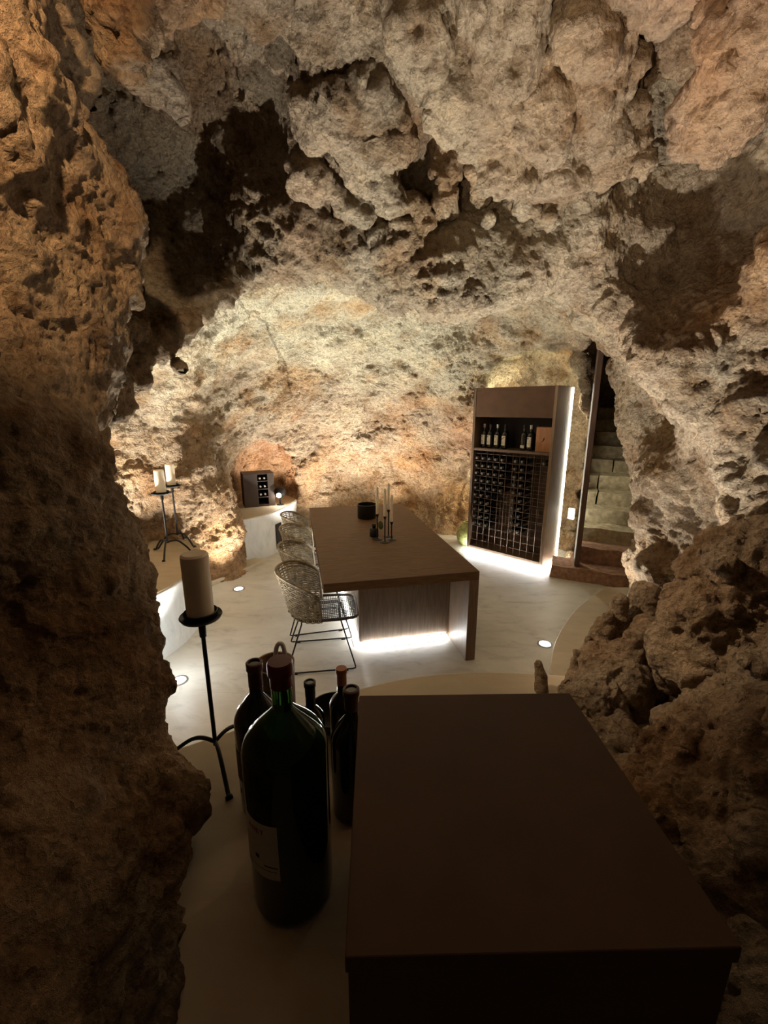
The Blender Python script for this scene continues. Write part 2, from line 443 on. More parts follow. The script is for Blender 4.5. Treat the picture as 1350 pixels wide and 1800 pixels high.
# ---------------------------------------------------------------- mesh helpers
def boxm(bm, c, s, rz=0.0, bev=0.0):
    r = bmesh.ops.create_cube(bm, size=1)['verts']
    M = Matrix.Translation(c) @ Matrix.Rotation(rz, 4, 'Z') @ Matrix.Diagonal((*s, 1))
    bmesh.ops.transform(bm, matrix=M, verts=r)
    if bev:
        es = list({e for v in r for e in v.link_edges})
        bmesh.ops.bevel(bm, geom=es, offset=bev, segments=2, affect='EDGES', profile=0.5)
    return bm
def tubem(bm, pts, r, seg=6, closed=False, caps=True):
    pts = [Vector(p) for p in pts]; n = len(pts); rings = []
    rr = r if isinstance(r, (list, tuple)) else [r] * n
    up = None
    for i, p in enumerate(pts):
        if closed: t = pts[(i + 1) % n] - pts[i - 1]
        else: t = pts[min(i + 1, n - 1)] - pts[max(i - 1, 0)]
        t.normalize()
        if up is None:
            up = t.orthogonal().normalized()
        else:
            up = (up - t * up.dot(t)).normalized()
        b = t.cross(up)
        rings.append([bm.verts.new(p + (up * math.cos(a) + b * math.sin(a)) * rr[i]) for a in [2 * math.pi * j / seg for j in range(seg)]])
    m = n if closed else n - 1
    for i in range(m):
        A, B = rings[i], rings[(i + 1) % n]
        for j in range(seg): 
            f = bm.faces.new((A[j], A[(j + 1) % seg], B[(j + 1) % seg], B[j])); f.smooth = True
    if caps and not closed:
        bm.faces.new(rings[0][::-1]); bm.faces.new(rings[-1])
    return bm
def lathem(bm, prof, seg=32, c=(0, 0, 0), smooth=True):
    rings = []
    for r, z in prof:
        if r < 1e-6: rings.append([bm.verts.new((c[0], c[1], c[2] + z))])
        else: rings.append([bm.verts.new((c[0] + r * math.cos(2 * math.pi * j / seg), c[1] + r * math.sin(2 * math.pi * j / seg), c[2] + z)) for j in range(seg)])
    for A, B in zip(rings, rings[1:]):
        if len(A) == 1 and len(B) == 1: continue
        for j in range(seg):
            k = (j + 1) % seg
            if len(A) == 1: f = bm.faces.new((A[0], B[k], B[j]))
            elif len(B) == 1: f = bm.faces.new((A[j], A[k], B[0]))
            else: f = bm.faces.new((A[j], A[k], B[k], B[j]))
            f.smooth = smooth
    return bm
def part(name, bm, mat, parent=None, sharp=True):
    bmesh.ops.recalc_face_normals(bm, faces=bm.faces)
    me = bpy.data.meshes.new(name); bm.to_mesh(me); bm.free()
    me.materials.append(mat)
    if sharp and any(p.use_smooth for p in me.polygons):
        me.set_sharp_from_angle(angle=math.radians(38))
    return put(name, me, parent)
def BM(): return bmesh.new()
def thing(name, label, cat, loc=(0, 0, 0), rz=0.0, group=None):
    o = bpy.data.objects.new(name, None); COL.objects.link(o)
    o.empty_display_size = 0.05
    o.location = loc; o.rotation_euler = (0, 0, rz)
    o['label'] = label; o['category'] = cat
    if group: o['group'] = group
    return o
def tag(o, label, cat, group=None):
    o['label'] = label; o['category'] = cat
    if group: o['group'] = group
    return o
def dup(root, loc, rz, label, group=None):
    r = root.copy(); COL.objects.link(r); r.location = loc; r.rotation_euler = (0, 0, rz); r['label'] = label
    if group: r['group'] = group
    for ch in list(root.children):
        c = ch.copy(); COL.objects.link(c); c.parent = r
        for g in list(ch.children):
            d = g.copy(); COL.objects.link(d); d.parent = c
    return r
def prism(name, pts, z0, z1, mat, parent=None, bevel=0.0):
    bm = BM()
    b = [bm.verts.new((x, y, z0)) for x, y in pts]; t = [bm.verts.new((x, y, z1)) for x, y in pts]
    n = len(pts)
    bm.faces.new(t); bm.faces.new(b[::-1])
    for i in range(n): bm.faces.new((b[i], b[(i + 1) % n], t[(i + 1) % n], t[i]))
    bmesh.ops.recalc_face_normals(bm, faces=bm.faces)
    if bevel:
        bmesh.ops.bevel(bm, geom=[e for e in bm.edges if all(v.co.z > (z0 + z1) / 2 for v in e.verts)], offset=bevel, segments=3, affect='EDGES', profile=0.5)
    return part(name, bm, mat, parent)
def spline(pts, n=8):
    """Catmull-Rom through 2-D points"""
    out = []
    P = [pts[0]] + list(pts) + [pts[-1]]
    for i in range(1, len(P) - 2):
        for k in range(n):
            t = k / n
            out.append(tuple(0.5 * ((2 * P[i][d]) + (P[i + 1][d] - P[i - 1][d]) * t + (2 * P[i - 1][d] - 5 * P[i][d] + 4 * P[i + 1][d] - P[i + 2][d]) * t * t
                       + (3 * P[i][d] - P[i - 1][d] - 3 * P[i + 1][d] + P[i + 2][d]) * t ** 3) for d in range(len(pts[0]))))
    out.append(tuple(pts[-1])); return out

# ---------------------------------------------------------------- object materials
def plaster(name, col, dark, rough):
    m, nt, b = nodes_of(name)
    geo = N(nt, 'ShaderNodeNewGeometry'); P = geo.outputs['Position']
    n0 = N(nt, 'ShaderNodeTexNoise', Scale=1.1, Detail=3.0); nt.links.new(P, n0.inputs['Vector'])
    mp = N(nt, 'ShaderNodeMapping'); mp.inputs['Scale'].default_value = (1.0, 2.4, 1.0); mp.inputs['Rotation'].default_value = (0, 0, 0.5); nt.links.new(P, mp.inputs[0])
    n1 = N(nt, 'ShaderNodeTexNoise', Scale=3.4, Detail=9.0, Roughness=0.65, Distortion=0.9); nt.links.new(mp.outputs[0], n1.inputs['Vector'])
    r1 = ramp(nt, n1.outputs[0], [(0.30, dark), (0.48, col), (0.75, tuple(min(1, c * 1.12) for c in col))])
    r0 = ramp(nt, n0.outputs[0], [(0.35, (0.86, 0.86, 0.84)), (0.65, (1.06, 1.06, 1.06))])
    nt.links.new(mixc(nt, 1.0, r1.outputs[0], r0.outputs[0], 'MULTIPLY'), b.inputs['Base Color'])
    b.inputs['Roughness'].default_value = rough
    b.inputs['Specular IOR Level'].default_value = 0.35
    n2 = N(nt, 'ShaderNodeTexNoise', Scale=9.0, Detail=8.0); nt.links.new(P, n2.inputs['Vector'])
    bp = N(nt, 'ShaderNodeBump', Strength=0.12, Distance=0.02); nt.links.new(n2.outputs[0], bp.inputs['Height'])
    nt.links.new(bp.outputs[0], b.inputs['Normal'])
    MATS[name] = m; return m
FLOOR_M = plaster('plaster_floor', (0.60, 0.59, 0.535), (0.45, 0.44, 0.395), 0.45)
LEDGE_M = plaster('plaster_ledge', (0.56, 0.49, 0.37), (0.50, 0.43, 0.32), 0.6)
BENCH_M = plaster('plaster_bench', (0.66, 0.67, 0.65), (0.54, 0.56, 0.55), 0.6)
BENCHTOP_M = plaster('plaster_bench_top', (0.40, 0.33, 0.23), (0.36, 0.29, 0.2), 0.55)
WOOD = simple('dark_oak', (0.105, 0.056, 0.025), 0.6, Specular_IOR_Level=0.3, var=0.28, scale=5, stretch=(2.0, 14.0, 14.0), bump=0.04)
WOODV = simple('dark_oak_upright', (0.12, 0.075, 0.044), 0.5, var=0.28, scale=5, stretch=(14.0, 14.0, 1.5), bump=0.04)
WOODL = simple('oak_side', (0.22, 0.145, 0.085), 0.5, var=0.2, scale=5, stretch=(14.0, 14.0, 1.5))
WOODF = simple('brown_lacquer', (0.090, 0.046, 0.022), 0.6, Specular_IOR_Level=0.3, var=0.14, scale=7, bump=0.03)
BLACKW = simple('black_interior', (0.012, 0.009, 0.008), 0.6, var=0.2)
IRON = simple('black_iron', (0.012, 0.011, 0.010), 0.45, metal=0.4, var=0.3, bump=0.1)
STEEL = simple('grey_steel', (0.35, 0.34, 0.33), 0.35, metal=0.9, var=0.1)
DARKBOX = simple('dark_box_wood', (0.040, 0.024, 0.015), 0.6, var=0.25)
LEDR = emit('led_edge', (1.0, 0.95, 0.78), 13.0)
BRONZE = simple('grid_wire', (0.24, 0.165, 0.125), 0.45, metal=0.3, var=0.1)
WAX = simple('cream_wax', (0.86, 0.78, 0.61), 0.55, var=0.04, Subsurface_Weight=0.3, Subsurface_Scale=0.02)
WAXW = simple('ivory_wax', (0.80, 0.74, 0.60), 0.5, var=0.03, Subsurface_Weight=0.3, Subsurface_Scale=0.01)
WICKER = simple('wicker', (0.23, 0.185, 0.115), 0.7, var=0.55, scale=24)
WICKERD = simple('wicker_dark', (0.035, 0.028, 0.022), 0.7, var=0.4, scale=30)
FOIL_GLINT = simple('foil_glint_grey', (0.17, 0.16, 0.155), 0.25, var=0.2)  # rack capsules: highlights on their tops put into the grey tone
PAPERW = simple('white_label_paper', (0.82, 0.80, 0.72), 0.8, var=0.04, scale=12)
PAPER = simple('label_paper', (0.62, 0.57, 0.46), 0.8, var=0.06, scale=12)
INK = simple('label_ink', (0.03, 0.02, 0.02), 0.7)
INKR = simple('label_red_ink', (0.16, 0.03, 0.03), 0.7)
CAPRED = simple('foil_red', (0.11, 0.016, 0.014), 0.4, var=0.2)
CAPBLK = simple('foil_black', (0.014, 0.010, 0.010), 0.35, var=0.2)
CAPBRN = simple('foil_brown', (0.07, 0.022, 0.016), 0.45, var=0.2)
CAPORG = simple('foil_orange', (0.38, 0.13, 0.045), 0.45, var=0.12)
CAPWHT = simple('foil_grey', (0.45, 0.43, 0.40), 0.35, var=0.1)
PINE = simple('pine_box', (0.36, 0.17, 0.075), 0.6, var=0.2, scale=4, stretch=(10, 10, 1.5))
TERRA = simple('brown_clay', (0.22, 0.13, 0.065), 0.7, var=0.12)
WHITEP = simple('white_plastic', (0.88, 0.84, 0.80), 0.4)
STONE1 = simple('red_stone', (0.34, 0.20, 0.13), 0.9, var=0.35, scale=22, bump=0.8, bscale=45)
STONE2 = simple('grey_stone', (0.42, 0.36, 0.24), 0.9, var=0.35, scale=16, bump=0.9, bscale=40)
DOORW = simple('door_wood', (0.10, 0.055, 0.035), 0.5, var=0.3, scale=5, stretch=(12, 12, 1.0), bump=0.05)
GREENJ = simple('mottled_green', (0.28, 0.30, 0.10), 0.55, var=0.5, scale=26, bump=0.5, bscale=30)
LEAF = simple('leaf', (0.06, 0.075, 0.02), 0.55, var=0.3)
WINE = simple('dark_wine', (0.004, 0.001, 0.001), 0.15)
LED = emit('led_white', (0.98, 0.99, 0.97), 34.0)
LEDY = emit('led_warm_white', (1.0, 0.93, 0.66), 26.0)
LENS = emit('floor_lens', (0.92, 0.97, 1.0), 14.0)
BULB = emit('bulb', (1.0, 0.93, 0.82), 40.0)
PANEL = emit('lit_panel', (1.0, 0.98, 0.9), 0.8)
def glass(name, col, rough=0.03):
    m, nt, b = nodes_of(name)
    b.inputs['Base Color'].default_value = (*col, 1); b.inputs['Roughness'].default_value = rough
    b.inputs['Transmission Weight'].default_value = 0.92; b.inputs['IOR'].default_value = 1.48
    MATS[name] = m; return m
GLASSG = glass('green_glass', (0.05, 0.22, 0.04))
GLASSD = simple('dark_glass', (0.006, 0.008, 0.005), 0.06, var=0.2, Coat_Weight=0.5)

# ---------------------------------------------------------------- floors, ledges, benches
def structure(o, label): o['kind'] = 'structure'; o['label'] = label; return o
structure(prism('floor', [(-3.6, 0.9), (4.2, 0.9), (4.2, 7.4), (-3.6, 7.4)], -0.15, 0.0, FLOOR_M), 'polished pale plaster floor of the dining chamber')
ledge_pts = spline([(-1.6, .75), (-0.95, .93), (-0.72, 1.07), (-0.512, 1.184), (-0.378, 1.244), (-0.235, 1.322), (-0.1, 1.40), (0.055, 1.46), (0.2, 1.492), (0.331, 1.508), (0.5, 1.508), (0.645, 1.493), (0.9, 1.45), (1.6, 1.25)], 5)
structure(prism('trim_1', ledge_pts + [(1.6, -0.6), (-1.6, -0.6)], 0.0, 0.92, LEDGE_M, bevel=0.012), 'raised tan plaster ledge in front carrying the large bottles')
pl_pts = spline([(1.20, 2.0), (1.19, 2.45), (1.225, 2.761), (1.415, 3.174), (1.719, 3.617), (2.05, 3.98), (2.40, 4.30)], 6)
structure(prism('trim_2', pl_pts + [(3.4, 4.3), (3.4, 2.0)], 0.0, 0.05, LEDGE_M, bevel=0.01), 'low curved plaster kerb on the floor below the stalagmites')
lb = spline([(-2.2, 2.3), (-1.93, 2.62), (-1.80, 2.9), (-1.71, 3.15), (-1.68, 3.4), (-1.70, 3.7), (-1.82, 4.05), (-2.05, 4.4)], 6)
sb = prism('trim_3', lb + [(-3.2, 4.5), (-3.2, 2.3)], 0.0, 0.55, BENCH_M, bevel=0.02); structure(sb, 'white plaster side bench below the pair of candle stands')
prism('bench_top', [(x - 0.012, y) for x, y in lb] + [(-3.2, 4.5), (-3.2, 2.3)], 0.55, 0.556, BENCHTOP_M, sb)
bb = spline([(-2.3, 4.85), (-2.0, 4.98), (-1.80, 5.10), (-1.62, 5.29), (-1.49, 5.53), (-1.38, 5.9), (-1.30, 6.5)], 6)
kb = prism('trim_4', bb + [(-2.6, 7.2), (-2.9, 6.0)], 0.0, 0.58, BENCH_M, bevel=0.02); structure(kb, 'white plaster bench in the back niche carrying the small wine box')
prism('bench_top', [(x - 0.01, y + 0.006) for x, y in bb] + [(-2.6, 7.2), (-2.9, 6.0)], 0.58, 0.586, BENCHTOP_M, kb)
bm = BM(); boxm(bm, (-1.452, 5.63, 0.225), (0.03, 0.13, 0.35), -0.29); part('vent_panel', bm, BLACKW, kb)
kp = [(-2.25, 4.25), (-2.06, 4.42), (-1.96, 4.58), (-1.88, 4.74), (-1.76, 4.92), (-1.66, 5.12), (-1.62, 5.22)]
ko = [(x + 0.10, y - 0.03) for x, y in spline(kp, 5)]; ki = [(x - 0.22, y + 0.05) for x, y in ko]
structure(prism('baseboard_pillar', ko + ki[::-1], 0.0, 0.05, LEDGE_M, bevel=0.012), 'cream plaster kerb at the foot of the left pillar')

# ---------------------------------------------------------------- stone stairs and post
ST = bpy.data.objects.new('staircase', None); COL.objects.link(ST)
ST['label'] = 'worn stone staircase climbing out behind the wooden post'; ST['category'] = 'staircase'
rs = random.Random(4)
SA = -0.465
ax_s = Vector((-math.sin(SA), math.cos(SA), 0)); ac_s = Vector((math.cos(SA), math.sin(SA), 0))
S0 = Vector((2.03, 4.69, 0)) + ac_s * 0.55
def stone(name, c, s, rz, mat, parent, seed, cuts=9, amt=0.022):
    bm = BM(); r = bmesh.ops.create_cube(bm, size=1)
    bmesh.ops.subdivide_edges(bm, edges=bm.edges, cuts=cuts, use_grid_fill=True)
    bmesh.ops.transform(bm, matrix=Matrix.Translation(c) @ Matrix.Rotation(rz, 4, 'Z') @ Matrix.Diagonal((*s, 1)), verts=bm.verts)
    from mathutils import noise as MN
    for v in bm.verts:
        v.co += MN.noise_vector(v.co * 4.5 + Vector((seed, 0, 0))) * amt + MN.noise_vector(v.co * 17 + Vector((seed, 3, 0))) * amt * 0.4
    for f in bm.faces: f.smooth = True
    return part(name, bm, mat, parent)
for k in range(11):
    c = S0 + ax_s * (0.16 + 0.27 * k)
    top = 0.155 + 0.178 * k
    if k == 0:
        stone('step', (c.x, c.y, 0.075), (1.25, 0.36, 0.16), SA, STONE1, ST, 1.0)
    else:
        x = -0.42
        ws = [0.14, 0.86] if k in (4, 5) else ([0.3, 0.7] if k == 6 else [1.0])
        for w in ws:
            cc = c + ac_s * (x + w / 2 + 0.06)
            stone('step', (cc.x, cc.y, top / 2 - 0.0), (w - 0.015, 0.32, top + rs.uniform(-0.012, 0.012)), SA, STONE1 if k == 1 else STONE2, ST, 3.0 * k + x)
            x += w
post = BM(); boxm(post, (0, 0, 1.35), (0.055, 0.17, 2.7), 0, 0.006)
po = part('door_1', post, DOORW); po.location = (2.262, 4.73, 0.155); po.rotation_euler = (0, 0, -0.35)
structure(po, 'tall dark wooden door post standing on the lowest stone step')
bm = BM(); boxm(bm, (0, 0, 0), (0.075, 0.03, 0.14), 0, 0.005)
wl = part('wall_lamp', bm, PANEL); wl.location = (2.40, 5.30, 0.62); wl.rotation_euler = (0, 0, -0.75)
tag(wl, 'small white lit panel on the rock between cabinet and post', 'lamp')

# ---------------------------------------------------------------- floor uplights
def floor_light(loc, label, energy, color, target, size=95, r=0.062, bench_fill=0):
    t = thing('floor_light', label, 'floor light', loc, 0, 'recessed floor lights')
    part('ring', lathem(BM(), [(r * 0.72, 0.0), (r * 0.74, 0.006), (r, 0.005), (r * 1.02, 0.0)], 28), STEEL, t)
    part('lens', lathem(BM(), [(0, 0.002), (r * 0.72, 0.002), (r * 0.72, -0.004)], 28), LENS, t)
    if bench_fill: lamp('added_bench_fill', 'POINT', (loc[0], loc[1], loc[2] + 0.25), bench_fill, COOL, shadow_soft_size=0.03)  # added point lamp over the fixture, brightens the white bench face
    l = lamp('floor_light_beam', 'SPOT', (loc[0], loc[1], loc[2] + 0.02), energy, color, target, spot_size=math.radians(size), spot_blend=0.8, shadow_soft_size=0.035)
    return t
floor_light((-1.60, 4.36, 0), 'recessed round floor light by the kerb of the left pillar', 60, NEUT, (-1.8, 4.55, 2.4), 110)
floor_light((-1.50, 2.74, 0), 'recessed round floor light in front of the white side bench', 110, NEUT, (-1.3, 2.5, 2.8), 120, bench_fill=1.4)
floor_light((1.36, 3.235, 0), 'recessed round floor light beside the low curved kerb', 65, NEUT, (1.65, 3.1, 2.2), 110)
floor_light((-0.78, 5.68, 0), 'recessed floor light at the back wall behind the chairs', 120, NEUT, (-0.85, 5.9, 2.2), 120)
floor_light((0.12, 5.78, 0), 'recessed floor light at the back wall behind the long table', 120, NEUT, (0.2, 6.0, 2.2), 120)
floor_light((-2.35, 2.75, 0.556), 'recessed light in the top of the side bench, near the column', 80, NEUT, (-2.3, 2.9, 2.6), 115)
floor_light((-2.55, 3.7, 0.556), 'added unseen light in the top of the side bench, by the recess wall', 70, NEUT, (-2.2, 4.1, 2.4), 120)  # added out of sight to even the light on the pillar

# ---------------------------------------------------------------- dining table
TA = math.radians(12.0)
DT = thing('dining_table', 'long dark wood dining table with overhanging slab top in the chamber', 'table', (-0.424, 2.764, 0), TA)
TW, TL = 1.17, 2.36
bm = BM(); boxm(bm, (TW / 2, TL / 2, 0.715), (TW, TL, 0.07), 0, 0.004); part('tabletop', bm, WOOD, DT)
bm = BM(); boxm(bm, (TW - 0.04, TL / 2, 0.34), (0.08, TL, 0.68), 0, 0.004); part('side_panel', bm, WOODV, DT)
bm = BM(); boxm(bm, (0.31 + (TW - 0.08 - 0.31) / 2, 0.38 + (TL - 0.76) / 2, 0.36), (TW - 0.08 - 0.31, TL - 0.76, 0.64), 0, 0.003); ped = part('pedestal', bm, WOODV, DT)
for k in range(26):
    y = 0.40 + k * (TL - 0.80) / 25
    bm = BM(); boxm(bm, (0.306, y, 0.36), (0.012, 0.040, 0.63)); part('slat', bm, WOODL, ped)
bm = BM(); boxm(bm, (0.31 + (TW - 0.39) / 2, 0.368, 0.022), (TW - 0.43, 0.010, 0.010)); part('led_strip', bm, LED, DT)
bm = BM(); boxm(bm, (0.288, TL / 2, 0.022), (0.010, TL - 0.8, 0.010)); part('led_strip', bm, LED, DT)
bm = BM(); boxm(bm, (0.285, TL / 2, 0.674), (0.014, TL - 0.8, 0.010)); part('led_strip', bm, LED, DT)
bm = BM(); boxm(bm, (0.31 + (TW - 0.39) / 2, 0.335, 0.002), (TW - 0.45, 0.010, 0.004)); boxm(bm, (0.262, TL / 2, 0.002), (0.010, TL - 0.78, 0.004)); part('base_profile', bm, STEEL, DT)
def on_table(x, y, z=0.75):
    c, s = math.cos(TA), math.sin(TA)
    return (x, y, z)

# ---------------------------------------------------------------- chairs
def make_chair(label):
    t = thing('wicker_chair', label, 'chair', (0, 0, 0), 0, 'wicker chairs along the dining table')
    # local frame: the chair looks along +x, seat centre at the origin
    a0, a1 = math.radians(78), math.radians(282)
    R0, R1, Z0, Z1 = 0.195, 0.265, 0.40, 0.76
    def shell(a, s):
        e = abs((a - math.pi) / (a1 - math.pi))
        top = Z1 - 0.13 * e ** 3
        z = Z0 + (top - Z0) * s
        r = R0 + (R1 - R0) * (s ** 0.8)
        return Vector((r * math.cos(a) * 0.98 - 0.02 - 0.03 * s, r * 1.02 * math.sin(a), z))
    bm = BM(); nr = 16
    for k in range(nr + 1):
        for off in (-0.012, 0.012):
            a = a0 + (a1 - a0) * k / nr + off
            tubem(bm, [shell(a, s / 7) for s in range(8)], 0.0034, 4)
    ns = 18
    for j in range(ns):
        s = j / (ns - 1)
        pts = []
        m = nr * 2
        for k in range(m + 1):
            a = a0 + (a1 - a0) * k / m
            p = shell(a, s)
            d = Vector((math.cos(a), math.sin(a), 0)) * (0.005 if (k + j) % 2 else -0.005)
            pts.append(p + d)
        tubem(bm, pts, 0.0058, 4)
    bk = part('backrest', bm, WICKER, t, sharp=False)
    bm = BM()
    rim = [shell(a0, s / 6) for s in range(7)] + [shell(a0 + (a1 - a0) * k / 30, 1.0) for k in range(31)] + [shell(a1, 1 - s / 6) for s in range(7)]
    tubem(bm, rim, 0.011, 6); part('rim', bm, WICKER, bk, sharp=False)
    # seat
    bm = BM()
    def seat_y(x): return 0.215 - 0.02 * max(0, (x - 0.1) / 0.2) if x > -0.02 else max(0.05, math.sqrt(max(0, 0.205 ** 2 - (x + 0.02) ** 2)) + 0.01)
    xs = [-0.20 + 0.48 * k / 33 for k in range(34)]
    for i, x in enumerate(xs):
        y = seat_y(x); z = 0.425 - 0.018 * math.cos((x) * 3.0)
        tubem(bm, [(x, -y, z + 0.012), (x, -y / 2, z - 0.004), (x, 0, z - 0.008), (x, y / 2, z - 0.004), (x, y, z + 0.012)], 0.0048, 4)
    for y in [-0.18 + 0.36 * k / 14 for k in range(15)]:
        tubem(bm, [(-0.15 if abs(y) > 0.12 else -0.2, y, 0.414), (0.05, y, 0.403), (0.285, y, 0.416)], 0.0036, 4)
    st = part('seat', bm, WICKERD, t, sharp=False)
    bm = BM()
    edge = [(0.02, 0.217, 0.425), (0.15, 0.215, 0.425), (0.25, 0.20, 0.425), (0.285, 0.17, 0.425), (0.29, 0.0, 0.425), (0.285, -0.17, 0.425), (0.25, -0.20, 0.425), (0.15, -0.215, 0.425), (0.02, -0.217, 0.425)]
    tubem(bm, edge, 0.012, 6); part('seat_edge', bm, WICKERD, st, sharp=False)
    # wire frame: a loop on each side with gliders
    for s in (-1, 1):
        bm = BM()
        y0, y1 = 0.15 * s, 0.225 * s
        tubem(bm, [(-0.13, y0, 0.40), (-0.13, y0 + 0.015 * s, 0.375), (-0.245, y1, 0.035), (-0.25, y1, 0.018), (-0.235, y1, 0.012), (0.24, y1, 0.012), (0.262, y1, 0.018), (0.262, y1, 0.035), (0.165, y0 + 0.015 * s, 0.38), (0.155, y0, 0.40), (-0.13, y0, 0.40)], 0.0062, 6)
        lp = part('leg', bm, IRON, t, sharp=False)
        for gx in (-0.19, 0.19):
            bm = BM(); boxm(bm, (gx, y1, 0.008), (0.036, 0.018, 0.016), 0, 0.003); part('glider', bm, IRON, lp)
    for gx in (-0.13, 0.155):
        bm = BM(); tubem(bm, [(gx, -0.15, 0.40), (gx, 0.15, 0.40)], 0.006, 6); part('crossbar', bm, IRON, t, sharp=False)
    return t
ct, stt = math.cos(TA), math.sin(TA)
def tpos(x, y): return (-0.424 + ct * x - stt * y, 2.764 + stt * x + ct * y, 0)
ch_lab = ['wicker bucket chair closest to the bottles, first along the table', 'second wicker bucket chair along the table, counted from the bottles', 'third wicker bucket chair along the table, counted from the bottles', 'wicker bucket chair at the far end of the table, by the white niche bench']
c0 = make_chair(ch_lab[0])
for k in range(4):
    p = tpos(-0.02, 0.31 + 0.58 * k)
    rz = TA + math.radians([-4, 2, -2, 3][k])
    if k == 0: c0.location = p; c0.rotation_euler = (0, 0, rz)
    else: dup(c0, p, rz, ch_lab[k])

# ---------------------------------------------------------------- things on the dining table
def lathe_thing(name, label, cat, loc, prof, mat, seg=28, group=None):
    o = part(name, lathem(BM(), prof, seg), mat); o.location = loc; tag(o, label, cat, group); return o
bowl = lathe_thing('bowl', 'black straight-sided round bowl at the far end of the dining table', 'bowl', (-0.19, 4.60, 0.75), [(0, 0), (0.098, 0), (0.104, 0.01), (0.108, 0.155), (0.100, 0.157), (0.097, 0.02), (0, 0.018)], IRON)
vz = thing('bud_vase', 'small black square-shouldered vase with a round leaf on the dining table', 'vase', (-0.095, 3.90, 0.75))
part('vase_body', lathem(BM(), [(0, 0), (0.040, 0), (0.043, 0.006), (0.043, 0.072), (0.036, 0.082), (0.018, 0.086), (0.018, 0.10), (0.027, 0.115), (0.022, 0.115), (0.013, 0.10), (0.013, 0.05), (0, 0.05)], 24), IRON, vz)
bm = BM(); tubem(bm, [(0, 0, 0.06), (0.01, 0, 0.12), (0.045, -0.005, 0.135)], 0.002, 5); part('stem', bm, LEAF, vz)
bm = BM()
cv = [bm.verts.new((0.065 + 0.024 * math.cos(a), -0.006 - 0.012 * math.cos(a), 0.110 + 0.042 * math.sin(a))) for a in [2 * math.pi * k / 16 for k in range(16)]]
cc = bm.verts.new((0.065, -0.012, 0.110))
for k in range(16): bm.faces.new((cv[k], cv[(k + 1) % 16], cc))
lf = part('leaf', bm, LEAF, vz); lf.modifiers.new('thickness', 'SOLIDIFY').thickness = 0.0025
sticks = [(-0.062, 3.80, 0.245, 'shorter-left'), (0.008, 3.715, 0.245, ''), (0.042, 3.888, 0.265, ''), (0.070, 3.79, 0.175, '')]
slab = ['tall slim black candlestick beside the bud vase, leftmost of the group', 'tall slim black candlestick standing in front of the group', 'tall slim black candlestick at the back of the group', 'shortest slim black candlestick, rightmost of the group']
clab = ['ivory taper candle in the leftmost slim candlestick', 'ivory taper candle in the candlestick standing in front', 'ivory taper candle in the candlestick at the back', 'ivory taper candle in the shortest slim candlestick']
for (x, y, h, _), a, b in zip(sticks, slab, clab):
    t = thing('candlestick', a, 'candlestick', (x, y, 0.75), 0, 'slim black candlesticks on the dining table')
    part('base', lathem(BM(), [(0, 0), (0.047, 0), (0.047, 0.004), (0.02, 0.009), (0.006, 0.016), (0, 0.016)], 24), IRON, t)
    part('stem', lathem(BM(), [(0, 0.01), (0.0058, 0.012), (0.0055, h - 0.03), (0, h - 0.03)], 12), IRON, t)
    part('cup', lathem(BM(), [(0, h - 0.032), (0.007, h - 0.03), (0.016, h - 0.003), (0.0165, h), (0.012, h), (0.011, h - 0.012), (0, h - 0.014)], 18), IRON, t)
    lathe_thing('taper_candle', b, 'candle', (x, y, 0.75 + h - 0.013), [(0, 0), (0.0105, 0), (0.0125, 0.02), (0.0120, 0.25), (0.009, 0.262), (0, 0.266)], WAXW, 16, 'ivory taper candles on the dining table')

# ---------------------------------------------------------------- wine cabinet
CA = math.atan2(-0.690, 0.724)
WC = thing('wine_cabinet', 'tall dark wood wine cabinet with lit edges and wire bottle grid', 'cabinet', (1.151, 5.651, 0), CA)
CW, CD, CH = 1.075, 0.41, 2.18
zb = 0.06
bm = BM(); boxm(bm, (0.0175, CD / 2, (CH + zb) / 2), (0.035, CD, CH - zb), 0, 0.003); part('side_panel', bm, WOODV, WC)
bm = BM(); boxm(bm, (CW - 0.0175, CD / 2, (CH + zb) / 2), (0.035, CD, CH - zb), 0, 0.003); part('side_panel', bm, WOODL, WC)
bm = BM(); boxm(bm, (CW / 2, CD - 0.0125, (CH + zb) / 2), (CW - 0.07, 0.025, CH - zb)); part('back_panel', bm, WOODV, WC)
bm = BM(); boxm(bm, (CW / 2, CD / 2 - 0.01, CH - 0.0175), (CW - 0.07, CD - 0.03, 0.035)); part('top_panel', bm, WOODF, WC)
bm = BM(); boxm(bm, (CW / 2, 0.02, 1.985), (CW - 0.07, 0.03, 0.32), 0, 0.002); part('fascia', bm, WOODF, WC)
bm = BM(); boxm(bm, (CW / 2, CD / 2 - 0.012, 1.415), (CW - 0.07, CD - 0.03, 0.03), 0, 0.002); part('shelf', bm, WOODV, WC)
bm = BM(); boxm(bm, (CW / 2, CD - 0.03, 1.63), (CW - 0.07, 0.008, 0.39)); part('shelf_back', bm, BLACKW, WC)
bm = BM(); boxm(bm, (CW / 2, CD / 2 - 0.012, zb + 0.0175), (CW - 0.07, CD - 0.03, 0.035)); part('bottom_panel', bm, WOODV, WC)
NC, CEL = 11, (CW - 0.09) / 11
ROWH = 0.098; GZ1 = 1.36
bm = BM()
for y in (0.03, 0.29):
    for k in range(NC + 1): tubem(bm, [(0.045 + k * CEL, y, 0.10), (0.045 + k * CEL, y, 1.40)], 0.0025, 4)
    for k in range(14): tubem(bm, [(0.036, y, GZ1 - k * ROWH), (CW - 0.036, y, GZ1 - k * ROWH)], 0.0025, 4)
part('wire_grid', bm, BRONZE, WC, sharp=False)
bm = BM(); boxm(bm, (CW / 2, -0.008, 0.030), (CW + 0.02, 0.012, 0.020)); part('led_strip', bm, LED, WC)
